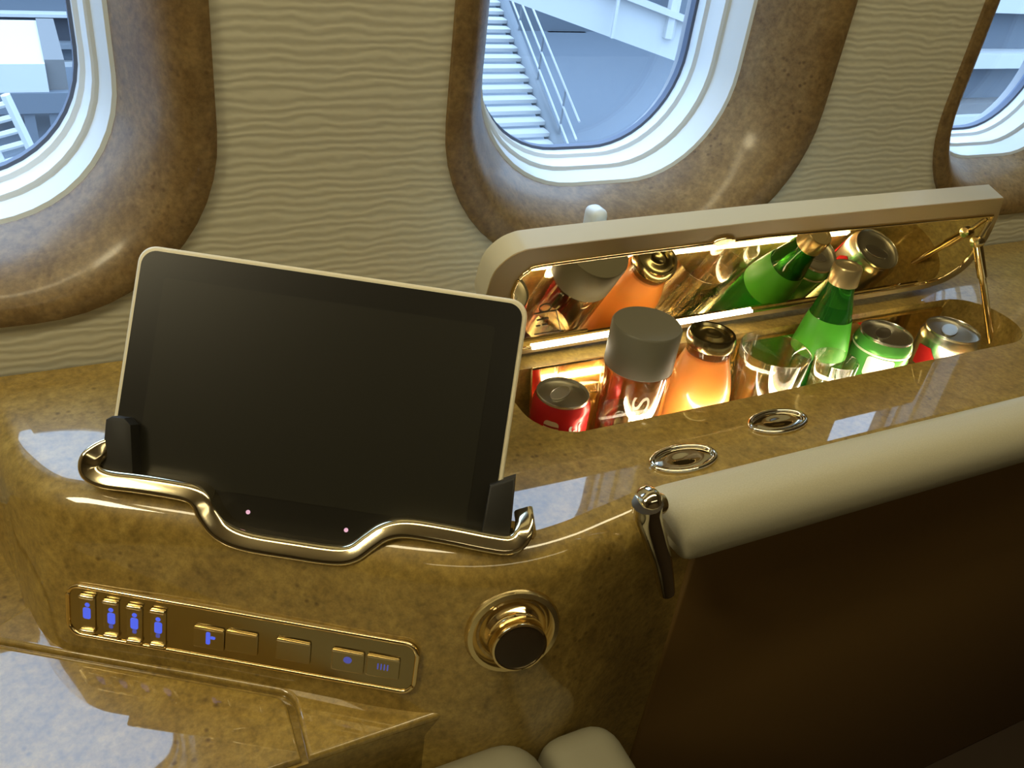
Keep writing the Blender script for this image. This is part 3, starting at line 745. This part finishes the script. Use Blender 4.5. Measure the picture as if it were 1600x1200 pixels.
# terminal buildings
tb_ = thing('terminal_building', (8, 28, GZ), 'grey terminal building behind the boarding stairs', 'building')
box('wall', 'tower_grey', tb_, -4, 34, 28, 31, GZ, 7)
p = ony((1020, 100), 27.9)
box('column', 'concrete', tb_, p[0]-.2, p[0]+1.0, 27.7, 28.1, GZ, 6)
p = ony((868, 110), 27.9)
box('doorway', 'dark_grey', tb_, p[0]-.5, p[0]+1.0, 27.85, 28.05, GZ, p[2]+.6)
# right window: banded concourse
cb = thing('concourse_building', (26, 18, GZ), 'concourse facade of pale and dark bands beyond the right window', 'building')
def band(y0, y1, m, dep, nm='band'):
    a = ony((1545, y0), 18.0)[2]; b = ony((1545, y1), 18.0)[2]
    box(nm, m, cb, 19.5, 60, 18-dep, 21, min(a, b), max(a, b))
for (y0, y1, m, dp) in ((-120, -30, 'tower_grey', .0), (-30, 14, 'out_white', .5), (14, 76, 'tower_grey', .0), (76, 98, 'out_white', .6), (98, 152, 'tower_grey', 0), (152, 168, 'concrete', .5), (168, 240, 'out_white', .7), (240, 268, 'concrete', .7)):
    band(y0, y1, m, dp)
# left window: parked ground equipment
gt_ = thing('service_truck', (-2, 14, GZ), 'white box truck body on dark frame outside the left window', 'truck')
YT = 14.0
a = ony((-200, 148), YT); b = ony((70, 100), YT)
box('box_body', 'out_white', gt_, a[0], b[0], YT, YT+2.4, a[2], b[2])
box('end_panel', 'concrete', gt_, b[0], b[0]+.25, YT+.1, YT+2.4, a[2], b[2]+.03)
box('chassis', 'tower_grey', gt_, a[0], b[0]+.25, YT-.05, YT+2.4, a[2]-.28, a[2])
for px in (42, 82):
    q = ony((px, 160), YT); box('leg', 'tower_grey', gt_, q[0]-.07, q[0]+.07, YT, YT+.14, GZ, a[2]-.28)
for px in (-150, 20):
    q = ony((px, 190), YT+1); lathe('wheel', 'dark_grey', gt_, [(.001, -.14), (.46, -.14), (.5, 0), (.46, .14), (.001, .14)], basis((q[0], YT+1.4, GZ+.5), (1, 0, 0), (0, 0, 1), (0, -1, 0)))
lt = thing('ground_ladder', tuple(ony((20, 230), 9.0)), 'pale leaning ladder in front of the truck outside the left window', 'ladder')
LA0, LB0 = ony((8, 148), 9.0), ony((48, 232), 9.0); LA1, LB1 = ony((-40, 160), 9.0), ony((-2, 246), 9.0)
k_ = (GZ-LA0[2])/(LB0[2]-LA0[2])
for (A_, B_) in ((LA0, LB0), (LA1, LB1)):
    kk_ = (GZ-A_[2])/(B_[2]-A_[2]); tube('ladder_rail', 'out_white', lt, [A_, A_+(B_-A_)*kk_], .045, 6)
for q in np.linspace(.15, 1.6, 7): tube('rung', 'out_white', lt, [LA0+(LB0-LA0)*q, LA1+(LB1-LA1)*q], .028, 6)
ov = thing('overhead_bridge', (-3, 19, 0), 'dark overhead bridge with pale edge strips beyond the left window', 'bridge')
def ob(y0, y1, m, dep, yy=19.0):
    a = ony((60, y0), yy)[2]; b = ony((60, y1), yy)[2]
    box('beam', m, ov, -26, 3.6, yy-dep, yy+2.2, min(a, b), max(a, b))
ob(-80, 17, 'tower_grey', 0); ob(17, 22, 'out_white', .25); ob(22, 62, 'dark_grey', .05); ob(62, 70, 'out_steel', .3); ob(70, 92, 'tower_grey', .1); ob(92, 100, 'out_white', .2)
for x_ in (-9, 2.6): box('pier', 'tower_grey', ov, x_-.5, x_+.5, 19.6, 20.6, GZ, ony((60, 80), 19.0)[2])
